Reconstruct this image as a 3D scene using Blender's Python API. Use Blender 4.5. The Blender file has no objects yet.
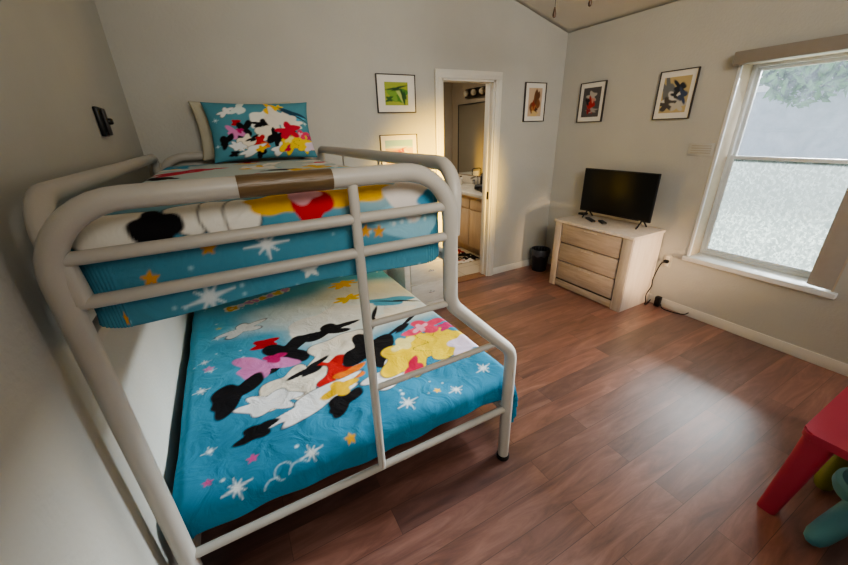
import bpy, bmesh, math, random
import numpy as np
from mathutils import Vector, Matrix, Quaternion

random.seed(7)
SC = bpy.context.scene
COL = SC.collection
PI = math.pi

# ------------------------------------------------------------------ colour
def lin1(c):
    c /= 255.0
    return c / 12.92 if c <= 0.04045 else ((c + 0.055) / 1.055) ** 2.4
def L(r, g, b):
    return (lin1(r), lin1(g), lin1(b), 1.0)
def L3(r, g, b):
    return np.array([lin1(r), lin1(g), lin1(b)])

# ------------------------------------------------------------------ materials
MATS = {}
def nmat(name):
    m = bpy.data.materials.new(name)
    m.use_nodes = True
    nt = m.node_tree
    b = nt.nodes['Principled BSDF']
    return m, nt, b
def node(nt, t, **kw):
    n = nt.nodes.new(t)
    for k, v in kw.items():
        setattr(n, k, v)
    return n
def mat(name, rgb, rough=0.5, var=0.06, scale=20.0, bump=0.0, bscale=80.0, metal=0.0, stretch=None, spec=0.5):
    """procedural paint / plastic / fabric: noise-varied colour with optional bump"""
    m, nt, b = nmat(name)
    c = L(*rgb)
    tc = node(nt, 'ShaderNodeTexCoord')
    mp = node(nt, 'ShaderNodeMapping')
    if stretch: mp.inputs['Scale'].default_value = stretch
    nt.links.new(tc.outputs['Object'], mp.inputs['Vector'])
    nz = node(nt, 'ShaderNodeTexNoise'); nz.inputs['Scale'].default_value = scale
    nz.inputs['Detail'].default_value = 4
    nt.links.new(mp.outputs[0], nz.inputs['Vector'])
    rp = node(nt, 'ShaderNodeValToRGB')
    rp.color_ramp.elements[0].position = 0.3; rp.color_ramp.elements[1].position = 0.7
    rp.color_ramp.elements[0].color = tuple(max(0, x * (1 - var)) for x in c[:3]) + (1,)
    rp.color_ramp.elements[1].color = tuple(min(1, x * (1 + var)) for x in c[:3]) + (1,)
    nt.links.new(nz.outputs['Fac'], rp.inputs['Fac'])
    nt.links.new(rp.outputs['Color'], b.inputs['Base Color'])
    b.inputs['Roughness'].default_value = rough
    b.inputs['Metallic'].default_value = metal
    b.inputs['Specular IOR Level'].default_value = spec
    if bump:
        n2 = node(nt, 'ShaderNodeTexNoise'); n2.inputs['Scale'].default_value = bscale
        n2.inputs['Detail'].default_value = 5
        nt.links.new(mp.outputs[0], n2.inputs['Vector'])
        bp = node(nt, 'ShaderNodeBump'); bp.inputs['Strength'].default_value = bump
        bp.inputs['Distance'].default_value = 0.01
        nt.links.new(n2.outputs['Fac'], bp.inputs['Height'])
        nt.links.new(bp.outputs['Normal'], b.inputs['Normal'])
    MATS[name] = m
    return m
def vcol_mat(name, rough=0.8, bump=0.15, bscale=300.0, spec=0.3, rustle=0.0):
    m, nt, b = nmat(name)
    a = node(nt, 'ShaderNodeAttribute'); a.attribute_name = 'Col'
    nt.links.new(a.outputs['Color'], b.inputs['Base Color'])
    b.inputs['Roughness'].default_value = rough
    b.inputs['Specular IOR Level'].default_value = spec
    tc = node(nt, 'ShaderNodeTexCoord')
    n2 = node(nt, 'ShaderNodeTexNoise'); n2.inputs['Scale'].default_value = bscale
    nt.links.new(tc.outputs['Object'], n2.inputs['Vector'])
    bp = node(nt, 'ShaderNodeBump'); bp.inputs['Strength'].default_value = bump
    bp.inputs['Distance'].default_value = 0.004
    nt.links.new(n2.outputs['Fac'], bp.inputs['Height'])
    if rustle:
        n3 = node(nt, 'ShaderNodeTexNoise'); n3.inputs['Scale'].default_value = 9.0
        n3.inputs['Detail'].default_value = 3; n3.inputs['Distortion'].default_value = 1.2
        nt.links.new(tc.outputs['Object'], n3.inputs['Vector'])
        b2 = node(nt, 'ShaderNodeBump'); b2.inputs['Strength'].default_value = rustle
        b2.inputs['Distance'].default_value = 0.03
        nt.links.new(n3.outputs['Fac'], b2.inputs['Height'])
        nt.links.new(bp.outputs['Normal'], b2.inputs['Normal'])
        nt.links.new(b2.outputs['Normal'], b.inputs['Normal'])
    else:
        nt.links.new(bp.outputs['Normal'], b.inputs['Normal'])
    return m
def floor_mat():
    m, nt, b = nmat('plank_floor')
    tc = node(nt, 'ShaderNodeTexCoord')
    br = node(nt, 'ShaderNodeTexBrick')
    br.inputs['Scale'].default_value = 1.0
    br.inputs['Brick Width'].default_value = 1.18
    br.inputs['Row Height'].default_value = 0.13
    br.inputs['Mortar Size'].default_value = 0.0012
    br.inputs['Mortar Smooth'].default_value = 0.2
    br.offset = 0.37; br.offset_frequency = 2
    br.inputs['Color1'].default_value = (0, 0, 0, 1); br.inputs['Color2'].default_value = (1, 1, 1, 1)
    br.inputs['Mortar'].default_value = (0.5, 0.5, 0.5, 1)
    nt.links.new(tc.outputs['Object'], br.inputs['Vector'])
    # grain, shifted from plank to plank
    add = node(nt, 'ShaderNodeVectorMath', operation='MULTIPLY_ADD')
    nt.links.new(br.outputs['Color'], add.inputs[0]); add.inputs[1].default_value = (7.3, 3.1, 5.7)
    nt.links.new(tc.outputs['Object'], add.inputs[2])
    mp = node(nt, 'ShaderNodeMapping'); mp.inputs['Scale'].default_value = (1.0, 6.0, 1.0)
    nt.links.new(add.outputs[0], mp.inputs['Vector'])
    g = node(nt, 'ShaderNodeTexNoise'); g.inputs['Scale'].default_value = 2.2
    g.inputs['Detail'].default_value = 9; g.inputs['Roughness'].default_value = 0.66; g.inputs['Distortion'].default_value = 0.9
    nt.links.new(mp.outputs[0], g.inputs['Vector'])
    rp = node(nt, 'ShaderNodeValToRGB')
    e = rp.color_ramp.elements
    e[0].position = 0.25; e[0].color = L(98, 66, 60)
    e[1].position = 0.75; e[1].color = L(178, 134, 120)
    x = e.new(0.5); x.color = L(144, 100, 88)
    nt.links.new(g.outputs['Fac'], rp.inputs['Fac'])
    # plank to plank tone
    tone = node(nt, 'ShaderNodeValToRGB')
    t = tone.color_ramp.elements
    t[0].position = 0.0; t[0].color = (0.50, 0.54, 0.60, 1)
    t[1].position = 1.0; t[1].color = (1.22, 1.14, 1.08, 1)
    y = t.new(0.18); y.color = (0.86, 0.86, 0.87, 1)
    nt.links.new(br.outputs['Color'], tone.inputs['Fac'])
    mul = node(nt, 'ShaderNodeMix', data_type='RGBA', blend_type='MULTIPLY'); mul.inputs['Factor'].default_value = 1.0
    nt.links.new(rp.outputs['Color'], mul.inputs[6]); nt.links.new(tone.outputs['Color'], mul.inputs[7])
    dk = node(nt, 'ShaderNodeMix', data_type='RGBA', blend_type='MIX')
    nt.links.new(br.outputs['Fac'], dk.inputs['Factor'])
    nt.links.new(mul.outputs[2], dk.inputs[6]); dk.inputs[7].default_value = L(92, 62, 52)
    nt.links.new(dk.outputs[2], b.inputs['Base Color'])
    mr = node(nt, 'ShaderNodeMapRange'); mr.inputs['To Min'].default_value = 0.34; mr.inputs['To Max'].default_value = 0.52
    nt.links.new(g.outputs['Fac'], mr.inputs['Value']); nt.links.new(mr.outputs[0], b.inputs['Roughness'])
    bp = node(nt, 'ShaderNodeBump'); bp.inputs['Strength'].default_value = 0.12; bp.inputs['Distance'].default_value = 0.004
    nt.links.new(g.outputs['Fac'], bp.inputs['Height']); nt.links.new(bp.outputs['Normal'], b.inputs['Normal'])
    b.inputs['Specular IOR Level'].default_value = 0.8
    b.inputs['Coat Weight'].default_value = 1.0; b.inputs['Coat Roughness'].default_value = 0.42; b.inputs['Coat IOR'].default_value = 1.6
    return m
def wood_mat(name, c0, c1, stretch, rough=0.55):
    m, nt, b = nmat(name)
    tc = node(nt, 'ShaderNodeTexCoord'); mp = node(nt, 'ShaderNodeMapping'); mp.inputs['Scale'].default_value = stretch
    nt.links.new(tc.outputs['Object'], mp.inputs['Vector'])
    g = node(nt, 'ShaderNodeTexNoise'); g.inputs['Scale'].default_value = 3.0; g.inputs['Detail'].default_value = 8
    g.inputs['Roughness'].default_value = 0.65; g.inputs['Distortion'].default_value = 0.5
    nt.links.new(mp.outputs[0], g.inputs['Vector'])
    rp = node(nt, 'ShaderNodeValToRGB'); e = rp.color_ramp.elements
    e[0].position = 0.3; e[0].color = L(*c0); e[1].position = 0.7; e[1].color = L(*c1)
    nt.links.new(g.outputs['Fac'], rp.inputs['Fac']); nt.links.new(rp.outputs['Color'], b.inputs['Base Color'])
    b.inputs['Roughness'].default_value = rough
    bp = node(nt, 'ShaderNodeBump'); bp.inputs['Strength'].default_value = 0.1; bp.inputs['Distance'].default_value = 0.003
    nt.links.new(g.outputs['Fac'], bp.inputs['Height']); nt.links.new(bp.outputs['Normal'], b.inputs['Normal'])
    return m
def tile_mat():
    m, nt, b = nmat('bath_tile')
    tc = node(nt, 'ShaderNodeTexCoord')
    br = node(nt, 'ShaderNodeTexBrick'); br.offset = 0
    br.inputs['Scale'].default_value = 1; br.inputs['Brick Width'].default_value = 0.33; br.inputs['Row Height'].default_value = 0.33
    br.inputs['Mortar Size'].default_value = 0.004
    br.inputs['Color1'].default_value = L(214, 204, 186); br.inputs['Color2'].default_value = L(205, 194, 175)
    br.inputs['Mortar'].default_value = L(170, 160, 142)
    nt.links.new(tc.outputs['Object'], br.inputs['Vector']); nt.links.new(br.outputs['Color'], b.inputs['Base Color'])
    b.inputs['Roughness'].default_value = 0.35
    return m
def pane_mat(name, lo, hi, tint, nsc=30):
    """misted window glass: clear glass mixed with a translucent film of condensation"""
    m, nt, b = nmat(name)
    nt.nodes.remove(b)
    out = nt.nodes['Material Output']
    tc = node(nt, 'ShaderNodeTexCoord')
    n1 = node(nt, 'ShaderNodeTexNoise'); n1.inputs['Scale'].default_value = nsc; n1.inputs['Detail'].default_value = 5
    n1.inputs['Roughness'].default_value = 0.6
    mp = node(nt, 'ShaderNodeMapping'); mp.inputs['Scale'].default_value = (1, 1, 0.8)
    nt.links.new(tc.outputs['Object'], mp.inputs['Vector']); nt.links.new(mp.outputs[0], n1.inputs['Vector'])
    mr = node(nt, 'ShaderNodeMapRange'); mr.inputs['From Min'].default_value = 0.35; mr.inputs['From Max'].default_value = 0.65
    mr.inputs['To Min'].default_value = lo; mr.inputs['To Max'].default_value = hi
    nt.links.new(n1.outputs['Fac'], mr.inputs['Value'])
    tr = node(nt, 'ShaderNodeBsdfTransparent'); tr.inputs['Color'].default_value = (0.95, 0.96, 0.96, 1)
    tl = node(nt, 'ShaderNodeBsdfTranslucent'); tl.inputs['Color'].default_value = L(*tint)
    mx = node(nt, 'ShaderNodeMixShader')
    nt.links.new(mr.outputs[0], mx.inputs[0]); nt.links.new(tr.outputs[0], mx.inputs[1]); nt.links.new(tl.outputs[0], mx.inputs[2])
    gl = node(nt, 'ShaderNodeBsdfGlossy'); gl.inputs['Roughness'].default_value = 0.05
    m2 = node(nt, 'ShaderNodeMixShader'); m2.inputs[0].default_value = 0.04
    nt.links.new(mx.outputs[0], m2.inputs[1]); nt.links.new(gl.outputs[0], m2.inputs[2])
    nt.links.new(m2.outputs[0], out.inputs['Surface'])
    return m

# ------------------------------------------------------------------ object helpers
ROOT = {}
def put(o, label=None, cat=None, group=None, kind=None):
    if label: o['label'] = label
    if cat: o['category'] = cat
    if group: o['group'] = group
    if kind: o['kind'] = kind
    return o
def thing(name, label, cat, loc, group=None):
    o = bpy.data.objects.new(name, None); COL.objects.link(o)
    o.empty_display_size = 0.1; o.location = loc
    ROOT[o] = Vector(loc)
    return put(o, label, cat, group)
def obj(name, bm, m, parent=None, smooth=True, angle=38):
    """bm holds world coordinates; the mesh is stored relative to its thing's base"""
    bmesh.ops.recalc_face_normals(bm, faces=bm.faces)
    if parent is None:
        vs = [v.co for v in bm.verts]
        base = Vector(((min(v.x for v in vs) + max(v.x for v in vs)) / 2, (min(v.y for v in vs) + max(v.y for v in vs)) / 2, min(v.z for v in vs)))
    else:
        base = ROOT[parent]
    bm.transform(Matrix.Translation(-base))
    me = bpy.data.meshes.new(name); bm.to_mesh(me); bm.free()
    if smooth:
        me.shade_smooth()
        me.set_sharp_from_angle(angle=math.radians(angle))
    if m is not None: me.materials.append(m)
    o = bpy.data.objects.new(name, me); COL.objects.link(o)
    ROOT[o] = base
    if parent is None: o.location = base
    else: o.parent = parent
    return o
def struct(name, bm, m, parent=None, label=None):
    o = obj(name, bm, m, parent)
    if parent is None: o['kind'] = 'structure'
    if label: o['label'] = label
    return o
def dup(root, delta, label=None, name=None):
    r = root.copy(); COL.objects.link(r); r.location = Vector(root.location) + Vector(delta)
    if label: r['label'] = label
    for ch in list(root.children):
        c = ch.copy(); COL.objects.link(c); c.parent = r
        for g in list(ch.children):
            d = g.copy(); COL.objects.link(d); d.parent = c
    return r

def B(): return bmesh.new()
def box(bm, a, b, bev=0.0, seg=2, M=None):
    x0, y0, z0 = (min(a[i], b[i]) for i in range(3)); x1, y1, z1 = (max(a[i], b[i]) for i in range(3))
    vs = [bm.verts.new(p) for p in ((x0,y0,z0),(x1,y0,z0),(x1,y1,z0),(x0,y1,z0),(x0,y0,z1),(x1,y0,z1),(x1,y1,z1),(x0,y1,z1))]
    fs = [bm.faces.new([vs[i] for i in q]) for q in ((3,2,1,0),(4,5,6,7),(0,1,5,4),(1,2,6,5),(2,3,7,6),(3,0,4,7))]
    if bev:
        es = list({e for f in fs for e in f.edges})
        r = bmesh.ops.bevel(bm, geom=es, offset=bev, segments=seg, profile=0.5, affect='EDGES')
        vs = list({v for v in r['verts']} | {v for v in vs if v.is_valid})
    if M is not None:
        for v in vs: v.co = M @ v.co
    return bm
def fillet(pts, r, n=8):
    pts = [Vector(p) for p in pts]; out = [pts[0]]
    for i in range(1, len(pts) - 1):
        p, a, b = pts[i], (pts[i-1] - pts[i]), (pts[i+1] - pts[i])
        la, lb = a.length, b.length; a.normalize(); b.normalize()
        ang = a.angle(b)
        rr = r[i-1] if isinstance(r, (list, tuple)) else r
        t = min(rr / math.tan(ang / 2), la * 0.49, lb * 0.49); rr = t * math.tan(ang / 2)
        c = p + (a + b).normalized() * (rr / math.sin(ang / 2))
        s, e = p + a * t - c, p + b * t - c
        q = s.rotation_difference(e)
        for k in range(n + 1):
            qq = Quaternion().slerp(q, k / n)
            out.append(c + qq @ s)
    out.append(pts[-1])
    return out
def spline(pts, n=8):
    P = [Vector(p) for p in pts]; P = [P[0] * 2 - P[1]] + P + [P[-1] * 2 - P[-2]]
    out = []
    for i in range(1, len(P) - 2):
        for k in range(n):
            t = k / n; a, b, c, d = P[i-1], P[i], P[i+1], P[i+2]
            out.append(0.5 * ((2*b) + (c-a)*t + (2*a-5*b+4*c-d)*t*t + (3*b-a-3*c+d)*t**3))
    out.append(P[-2])
    return out
def tube(bm, path, r, seg=14, caps=True):
    path = [Vector(p) for p in path]; n = len(path)
    rad = r if isinstance(r, (list, tuple)) else [r] * n
    T = [(path[min(i+1, n-1)] - path[max(i-1, 0)]).normalized() for i in range(n)]
    u = T[0].orthogonal().normalized(); rings = []
    for i in range(n):
        if i:
            u = T[i-1].rotation_difference(T[i]) @ u
        u = (u - T[i] * u.dot(T[i])).normalized(); v = T[i].cross(u)
        rings.append([bm.verts.new(path[i] + (u * math.cos(2*PI*k/seg) + v * math.sin(2*PI*k/seg)) * rad[i]) for k in range(seg)])
    for i in range(n - 1):
        for k in range(seg):
            bm.faces.new((rings[i][k], rings[i][(k+1) % seg], rings[i+1][(k+1) % seg], rings[i+1][k]))
    if caps:
        bm.faces.new(rings[0][::-1]); bm.faces.new(rings[-1])
    return bm
def lathe(bm, prof, c=(0, 0, 0), seg=28, M=None):
    """prof: (radius, z) pairs from bottom to top"""
    c = Vector(c); rings = []
    for r, z in prof:
        if r < 1e-6: rings.append([bm.verts.new(c + Vector((0, 0, z)))])
        else: rings.append([bm.verts.new(c + Vector((r*math.cos(2*PI*k/seg), r*math.sin(2*PI*k/seg), z))) for k in range(seg)])
    for a, b in zip(rings, rings[1:]):
        for k in range(seg):
            k2 = (k+1) % seg
            if len(a) == 1 and len(b) == 1: continue
            if len(a) == 1: bm.faces.new((a[0], b[k2], b[k]))
            elif len(b) == 1: bm.faces.new((a[k], a[k2], b[0]))
            else: bm.faces.new((a[k], a[k2], b[k2], b[k]))
    if M is not None:
        for ring in rings:
            for v in ring: v.co = M @ v.co
    return bm
def prism(bm, pts, d):
    """closed outline pts extruded along vector d"""
    d = Vector(d); a = [bm.verts.new(p) for p in pts]; b = [bm.verts.new(Vector(p) + d) for p in pts]
    n = len(a)
    bm.faces.new(a[::-1]); bm.faces.new(b)
    for k in range(n): bm.faces.new((a[k], a[(k+1) % n], b[(k+1) % n], b[k]))
    return bm

# ------------------------------------------------------------------ printed patterns (per-vertex colour)
def sst(x): 
    x = np.clip(x, 0, 1); return x * x * (3 - 2 * x)
class Print:
    def __init__(s, X, Y, base, soft=0.004):
        s.X, s.Y, s.soft = X, Y, soft
        s.C = np.tile(np.asarray(base, float), (len(X), 1)) if np.ndim(base) == 1 else base.copy()
    def lay(s, m, rgb, a=1.0):
        m = (m * a)[:, None]; s.C = s.C * (1 - m) + L3(*rgb)[None] * m
    def uv(s, c, ang):
        dx, dy = s.X - c[0], s.Y - c[1]; ca, sa = math.cos(ang), math.sin(ang)
        return dx*ca + dy*sa, -dx*sa + dy*ca
    def blob(s, c, rx, ry, rgb, ang=0.0, w=0.12, k=3, ph=0.0, a=1.0, soft=None, line=None):
        u, v = s.uv(c, ang); th = np.arctan2(v / ry, u / rx)
        f = 1 + w * np.sin(k*th + ph) + 0.5 * w * np.sin((k+2)*th + 2.1*ph + 1)
        d = (1 - np.sqrt((u/rx)**2 + (v/ry)**2) / f) * min(rx, ry)
        sf = soft or s.soft
        if line: s.lay(sst((d + line) / sf + .5), (40, 36, 40), a)
        s.lay(sst(d / sf + .5), rgb, a)
    def star(s, c, r, rgb, ang=0.3, a=1.0):
        u, v = s.uv(c, ang); R = np.hypot(u, v); th = np.arctan2(v, u)
        t = np.abs(((th / (2*PI) * 5) % 1) - .5) * 2
        s.lay(sst((r * (0.48 + 0.52 * t**1.3) - R) / s.soft + .5), rgb, a)
    def spark(s, c, r, rgb, ang=0.1, a=0.9):
        for k, q in ((0, 1.0), (PI/2, .85), (PI/4, .6), (3*PI/4, .6)):
            u, v = s.uv(c, ang + k); f = np.clip(1 - np.abs(u) / (r*q), 0, 1)
            s.lay(sst((r * (.035 + .12 * f * f) - np.abs(v)) / s.soft + .5) * (f > 0), rgb, a)
        s.dot(c, r * .16, rgb, a)
    def dot(s, c, r, rgb, a=0.9):
        s.lay(sst((r - np.hypot(s.X - c[0], s.Y - c[1])) / s.soft + .5), rgb, a)
    def curl(s, c, r, w, rgb, a0, a1, a=0.8):
        u, v = s.uv(c, 0); R = np.hypot(u, v); th = (np.arctan2(v, u) - a0) % (2*PI)
        s.lay(sst((w - np.abs(R - r)) / s.soft + .5) * (th < (a1 - a0)), rgb, a)
def paint(me, C):
    at = me.color_attributes.new('Col', 'FLOAT_COLOR', 'POINT')
    full = np.ones((len(C), 4), np.float32); full[:, :3] = np.clip(C, 0, 1)
    at.data.foreach_set('color', full.ravel())
def grid_mesh(name, P, nx, ny, C, m, parent=None, base=(0, 0, 0), thick=0.0, offset=-1.0):
    """P: (nx*ny,3) world points"""
    base = ROOT[parent] if parent is not None else Vector(base)
    i = np.arange((nx-1) * (ny-1)); r, c = i // (ny-1), i % (ny-1)
    a = r*ny + c
    F = np.stack([a, a+ny, a+ny+1, a+1], 1)
    me = bpy.data.meshes.new(name)
    me.from_pydata((P - np.array(base)[None]).tolist(), [], F.tolist())
    paint(me, C); me.shade_smooth(); me.materials.append(m)
    o = bpy.data.objects.new(name, me); COL.objects.link(o); ROOT[o] = base
    if parent is None: o.location = base
    else: o.parent = parent
    if thick:
        md = o.modifiers.new('thick', 'SOLIDIFY'); md.thickness = thick; md.offset = offset
    return o
_rs = np.random.RandomState(5)
_wv = [(_rs.uniform(-1, 1, 2), _rs.uniform(0, 6.28)) for _ in range(24)]
def wob(X, Y, f, seed=0):
    t = 0
    for j in range(6):
        (kx, ky), p = _wv[(j + seed) % 24]
        n = math.hypot(kx, ky) + .2
        t = t + np.sin((kx*X + ky*Y) / n * f * (1 + .37*j) + p + 1.7*np.sin(Y*f*.4 + p)) / (1 + .5*j)
    return t / 3.2

# ------------------------------------------------------------------ shared materials
WALLC = mat('wall_paint', (196, 194, 186), 0.85, 0.025, 3, 0.25, 60)
CEILM = mat('ceiling_paint', (226, 220, 208), 0.9, 0.03, 3, 0.3, 50)
TRIM = mat('white_trim_paint', (226, 222, 212), 0.45, 0.02, 6)
WHITE = mat('white_powder_coat', (192, 187, 178), 0.38, 0.02, 8, 0.05, 200)
BLACKP = mat('black_plastic', (16, 16, 18), 0.4, 0.1, 30)
RUBBER = mat('black_rubber', (20, 19, 19), 0.7, 0.1, 40)
FLOORM = floor_mat()
TILE = tile_mat()
BATHW = mat('bath_wall_paint', (160, 148, 130), 0.85, 0.03, 4, 0.2, 60)
CHROME = mat('chrome', (200, 200, 202), 0.15, 0.02, 5, metal=1.0)
DARKM = mat('dark_metal', (60, 56, 52), 0.4, 0.1, 20, metal=0.8)
BRASS = mat('brown_wood_fob', (74, 46, 22), 0.4, 0.12, 40)
OAKS = wood_mat('washed_oak_frame', (186, 172, 158), (216, 204, 192), (9, 9, 1.4))
OAKD = wood_mat('washed_oak_drawer', (160, 144, 131), (196, 181, 168), (9, 1.2, 9))
OAKSIDE = wood_mat('washed_oak_side', (214, 202, 190), (230, 220, 210), (7, 7, 1.2))
NIGHT = wood_mat('whitewashed_wood', (224, 218, 206), (242, 237, 228), (2, 9, 9))
TANCAB = wood_mat('tan_cabinet_wood', (204, 178, 146), (222, 200, 170), (8, 8, 1.3))
MARBLE = mat('counter_marble', (226, 220, 208), 0.25, 0.05, 12)
RED = mat('red_plastic', (184, 58, 80), 0.42, 0.04, 10, 0.08, 250)
TEAL = mat('teal_plastic', (92, 156, 166), 0.5, 0.05, 10, 0.08, 250)
OLIVE = mat('olive_plastic', (124, 126, 46), 0.5, 0.05, 10, 0.08, 250)
MATTR = mat('mattress_ticking', (196, 190, 180), 0.9, 0.04, 30, 0.2, 200)
DARKCL = mat('dark_mattress_border', (46, 32, 34), 0.9, 0.1, 30, 0.2, 200)
CREAM = mat('cream_pillowcase', (204, 196, 174), 0.9, 0.04, 8, 0.3, 14)
FRAMEB = mat('dark_picture_frame', (70, 62, 56), 0.45, 0.1, 30)
MATB = mat('white_picture_mat', (236, 230, 218), 0.8, 0.02, 20)
VANE = mat('grey_blind_vane', (176, 170, 164), 0.7, 0.03, 20, 0.1, 200)
HEADR = mat('blind_headrail', (150, 142, 132), 0.5, 0.03, 20)
PRINTM = vcol_mat('printed_bed_linen', 0.85, 0.12, 400, 0.25, 0.34)
ARTM = vcol_mat('printed_paper', 0.5, 0.0, 50, 0.3)

# ------------------------------------------------------------------ room dimensions (metres)
W = 3.847          # right wall
YF = -4.5          # wall behind the camera
H0 = 2.484         # ceiling height at the right wall
SL = 0.27          # ceiling pitch
def ceil_z(x): return H0 + SL * (W - x)
DL, DR, DT = 2.318, 2.93, 2.04            # clear door opening
WY0, WY1, WZ0, WZ1 = -2.495, -1.607, 0.517, 1.99   # window opening
TH = 0.14; TR = 0.23

# ---- shell
struct('floor', box(B(), (-TH, YF - TH, -0.1), (W + TR, 0.06, 0)), FLOORM)
b = B(); prism(b, [(-TH, YF - TH, ceil_z(-TH)), (W + TR, YF - TH, ceil_z(W + TH)), (W + TR, YF - TH, ceil_z(W + TH) + .1), (-TH, YF - TH, ceil_z(-TH) + .1)], (0, TH - YF + TH, 0))
struct('ceiling', b, CEILM)
struct('wall_left', box(B(), (-TH, YF, 0), (0, 0, ceil_z(0))), WALLC)
def gable(y0, y1, x0, x1, z0):
    b = B()
    prism(b, [(x0, y0, z0), (x1, y0, z0), (x1, y0, ceil_z(x1)), (x0, y0, ceil_z(x0))], (0, y1 - y0, 0))
    return b
b = gable(0, 0.12, -TH, DL, 0)
def add(bm, other):
    me = bpy.data.meshes.new('t'); other.to_mesh(me); other.free(); bm.from_mesh(me); bpy.data.meshes.remove(me); return bm
add(b, gable(0, 0.12, DR, W + TH, 0)); add(b, gable(0, 0.12, DL, DR, DT))
struct('wall_back', b, WALLC)
b = B()
box(b, (W, YF, 0), (W + TR, WY0, H0)); box(b, (W, WY1, 0), (W + TR, 0, H0))
box(b, (W, WY0, 0), (W + TR, WY1, WZ0)); box(b, (W, WY0, WZ1), (W + TR, WY1, H0))
struct('wall_right', b, WALLC)
struct('wall_front', gable(YF - TH, YF, -TH, W + TH, 0), WALLC)
# ---- baseboards
b = B(); box(b, (0.0, -0.012, 0), (DL - .07, 0, .085), .004); box(b, (DR + .072, -.012, 0), (W, 0, .085), .004)
struct('baseboard_back', b, TRIM)
struct('baseboard_right', box(B(), (W - .012, YF, 0), (W, -.012, .085), .004), TRIM)
struct('baseboard_left', box(B(), (0, YF, 0), (.012, -.012, .085), .004), TRIM)

# ---- door opening to the bathroom
d = bpy.data.objects.new('door_1', None); COL.objects.link(d); d.location = ((DL + DR) / 2, 0.06, 0); ROOT[d] = Vector(d.location); d['kind'] = 'structure'
b = B()
for x0, x1 in ((DL - .069, DL + .002), (DR - .002, DR + .072)):
    box(b, (x0, -.02, 0), (x1, 0.0, DT - .001), .005)
    box(b, (x0 + .018, -.026, 0), (x1 - .018, -.018, DT), .004)
box(b, (DL - .069, -.02, DT - .002), (DR + .072, 0.0, DT + .066), .005); box(b, (DL - .05, -.026, DT + .018), (DR + .054, -.018, DT + .05), .004)
obj('door_casing', b, TRIM, d)
b = B()
box(b, (DL, -.005, 0), (DL + .02, .125, DT)); box(b, (DR - .02, -.005, 0), (DR, .125, DT)); box(b, (DL, -.005, DT - .02), (DR, .125, DT))
box(b, (DL + .02, .05, 0), (DL + .032, .085, DT - .02)); box(b, (DR - .032, .05, 0), (DR - .02, .085, DT - .02))
obj('door_jamb', b, TRIM, d)
obj('strike_plate', box(B(), (DR - .023, .012, .90), (DR - .0195, .04, .98), .002), DARKM, d)
obj('threshold', box(B(), (DL + .02, 0.0, 0), (DR - .02, .13, .012), .004), mat('tan_threshold', (150, 112, 84), .5), d)

# ---- bathroom beyond
BX0, BX1, BY1, BH = 1.7, 3.76, 2.05, 2.44
struct('floor_bathroom', box(B(), (BX0, .06, -.1), (BX1, BY1, 0)), TILE)
struct('ceiling_bathroom', box(B(), (BX0, .12, BH), (BX1, BY1, BH + .05)), BATHW)
struct('wall_bathroom_left', box(B(), (BX0 - .1, .12, 0), (BX0, BY1, BH)), BATHW)
struct('wall_bathroom_far', box(B(), (BX0 - .1, BY1, 0), (BX1 + .1, BY1 + .1, BH)), BATHW)
struct('wall_bathroom_right', box(B(), (BX1, .12, 0), (BX1 + .1, BY1, BH)), BATHW)

# ---- window
w = bpy.data.objects.new('window_1', None); COL.objects.link(w); w.location = (W + .07, (WY0 + WY1) / 2, WZ0); ROOT[w] = Vector(w.location); w['kind'] = 'structure'
VINYL = mat('white_vinyl', (226, 228, 228), .35, .02, 10)
def ring(bm, x0, x1, y0, y1, z0, z1, t, bev=.003):
    box(bm, (x0, y0, z0), (x1, y0 + t, z1), bev); box(bm, (x0, y1 - t, z0), (x1, y1, z1), bev)
    box(bm, (x0, y0 + t, z0), (x1, y1 - t, z0 + t), bev); box(bm, (x0, y0 + t, z1 - t), (x1, y1 - t, z1), bev)
FX = W + .165
b = B(); ring(b, FX, FX + .055, WY0, WY1, WZ0 + .02, WZ1, .028)
obj('window_frame', b, VINYL, w)
MEET = 1.335
b = B(); ring(b, FX + .028, FX + .05, WY0 + .028, WY1 - .028, MEET - .01, WZ1 - .028, .024); obj('upper_sash', b, VINYL, w)
b = B(); ring(b, FX + .004, FX + .026, WY0 + .028, WY1 - .028, WZ0 + .048, MEET + .02, .026); obj('lower_sash', b, VINYL, w)
obj('window_pane', box(B(), (FX + .037, WY0 + .05, MEET), (FX + .040, WY1 - .05, WZ1 - .05)), pane_mat('misted_glass_upper', .10, .24, (78, 80, 86), 14), w)
obj('window_pane', box(B(), (FX + .013, WY0 + .052, WZ0 + .07), (FX + .016, WY1 - .052, MEET)), pane_mat('misted_glass_lower', .58, .86, (108, 112, 110), 52), w)
obj('window_sill', box(B(), (W - .035, WY0 - .03, WZ0 - .02), (FX + .01, WY1 + .03, WZ0 + .02), .006, 3), mat('sill_white', (228, 228, 226), .35, .03, 20), w)
b = B()
box(b, (W - .004, WY1 - .006, WZ0 + .02), (FX, WY1 + .006, WZ1), .002); box(b, (W - .004, WY0 - .006, WZ0 + .02), (FX, WY0 + .006, WZ1), .002); box(b, (W + .004, WY0 + .006, WZ1 - .008), (FX, WY1 - .006, WZ1 + .002), .002)
obj('window_liner', b, mat('reveal_tan', (196, 182, 160), .6), w)
obj('corner_bead', box(B(), (W - .008, WY1 - .010, WZ0 + .02), (W + .012, WY1 + .012, WZ1 - .01), .003), VINYL, w)

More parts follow.
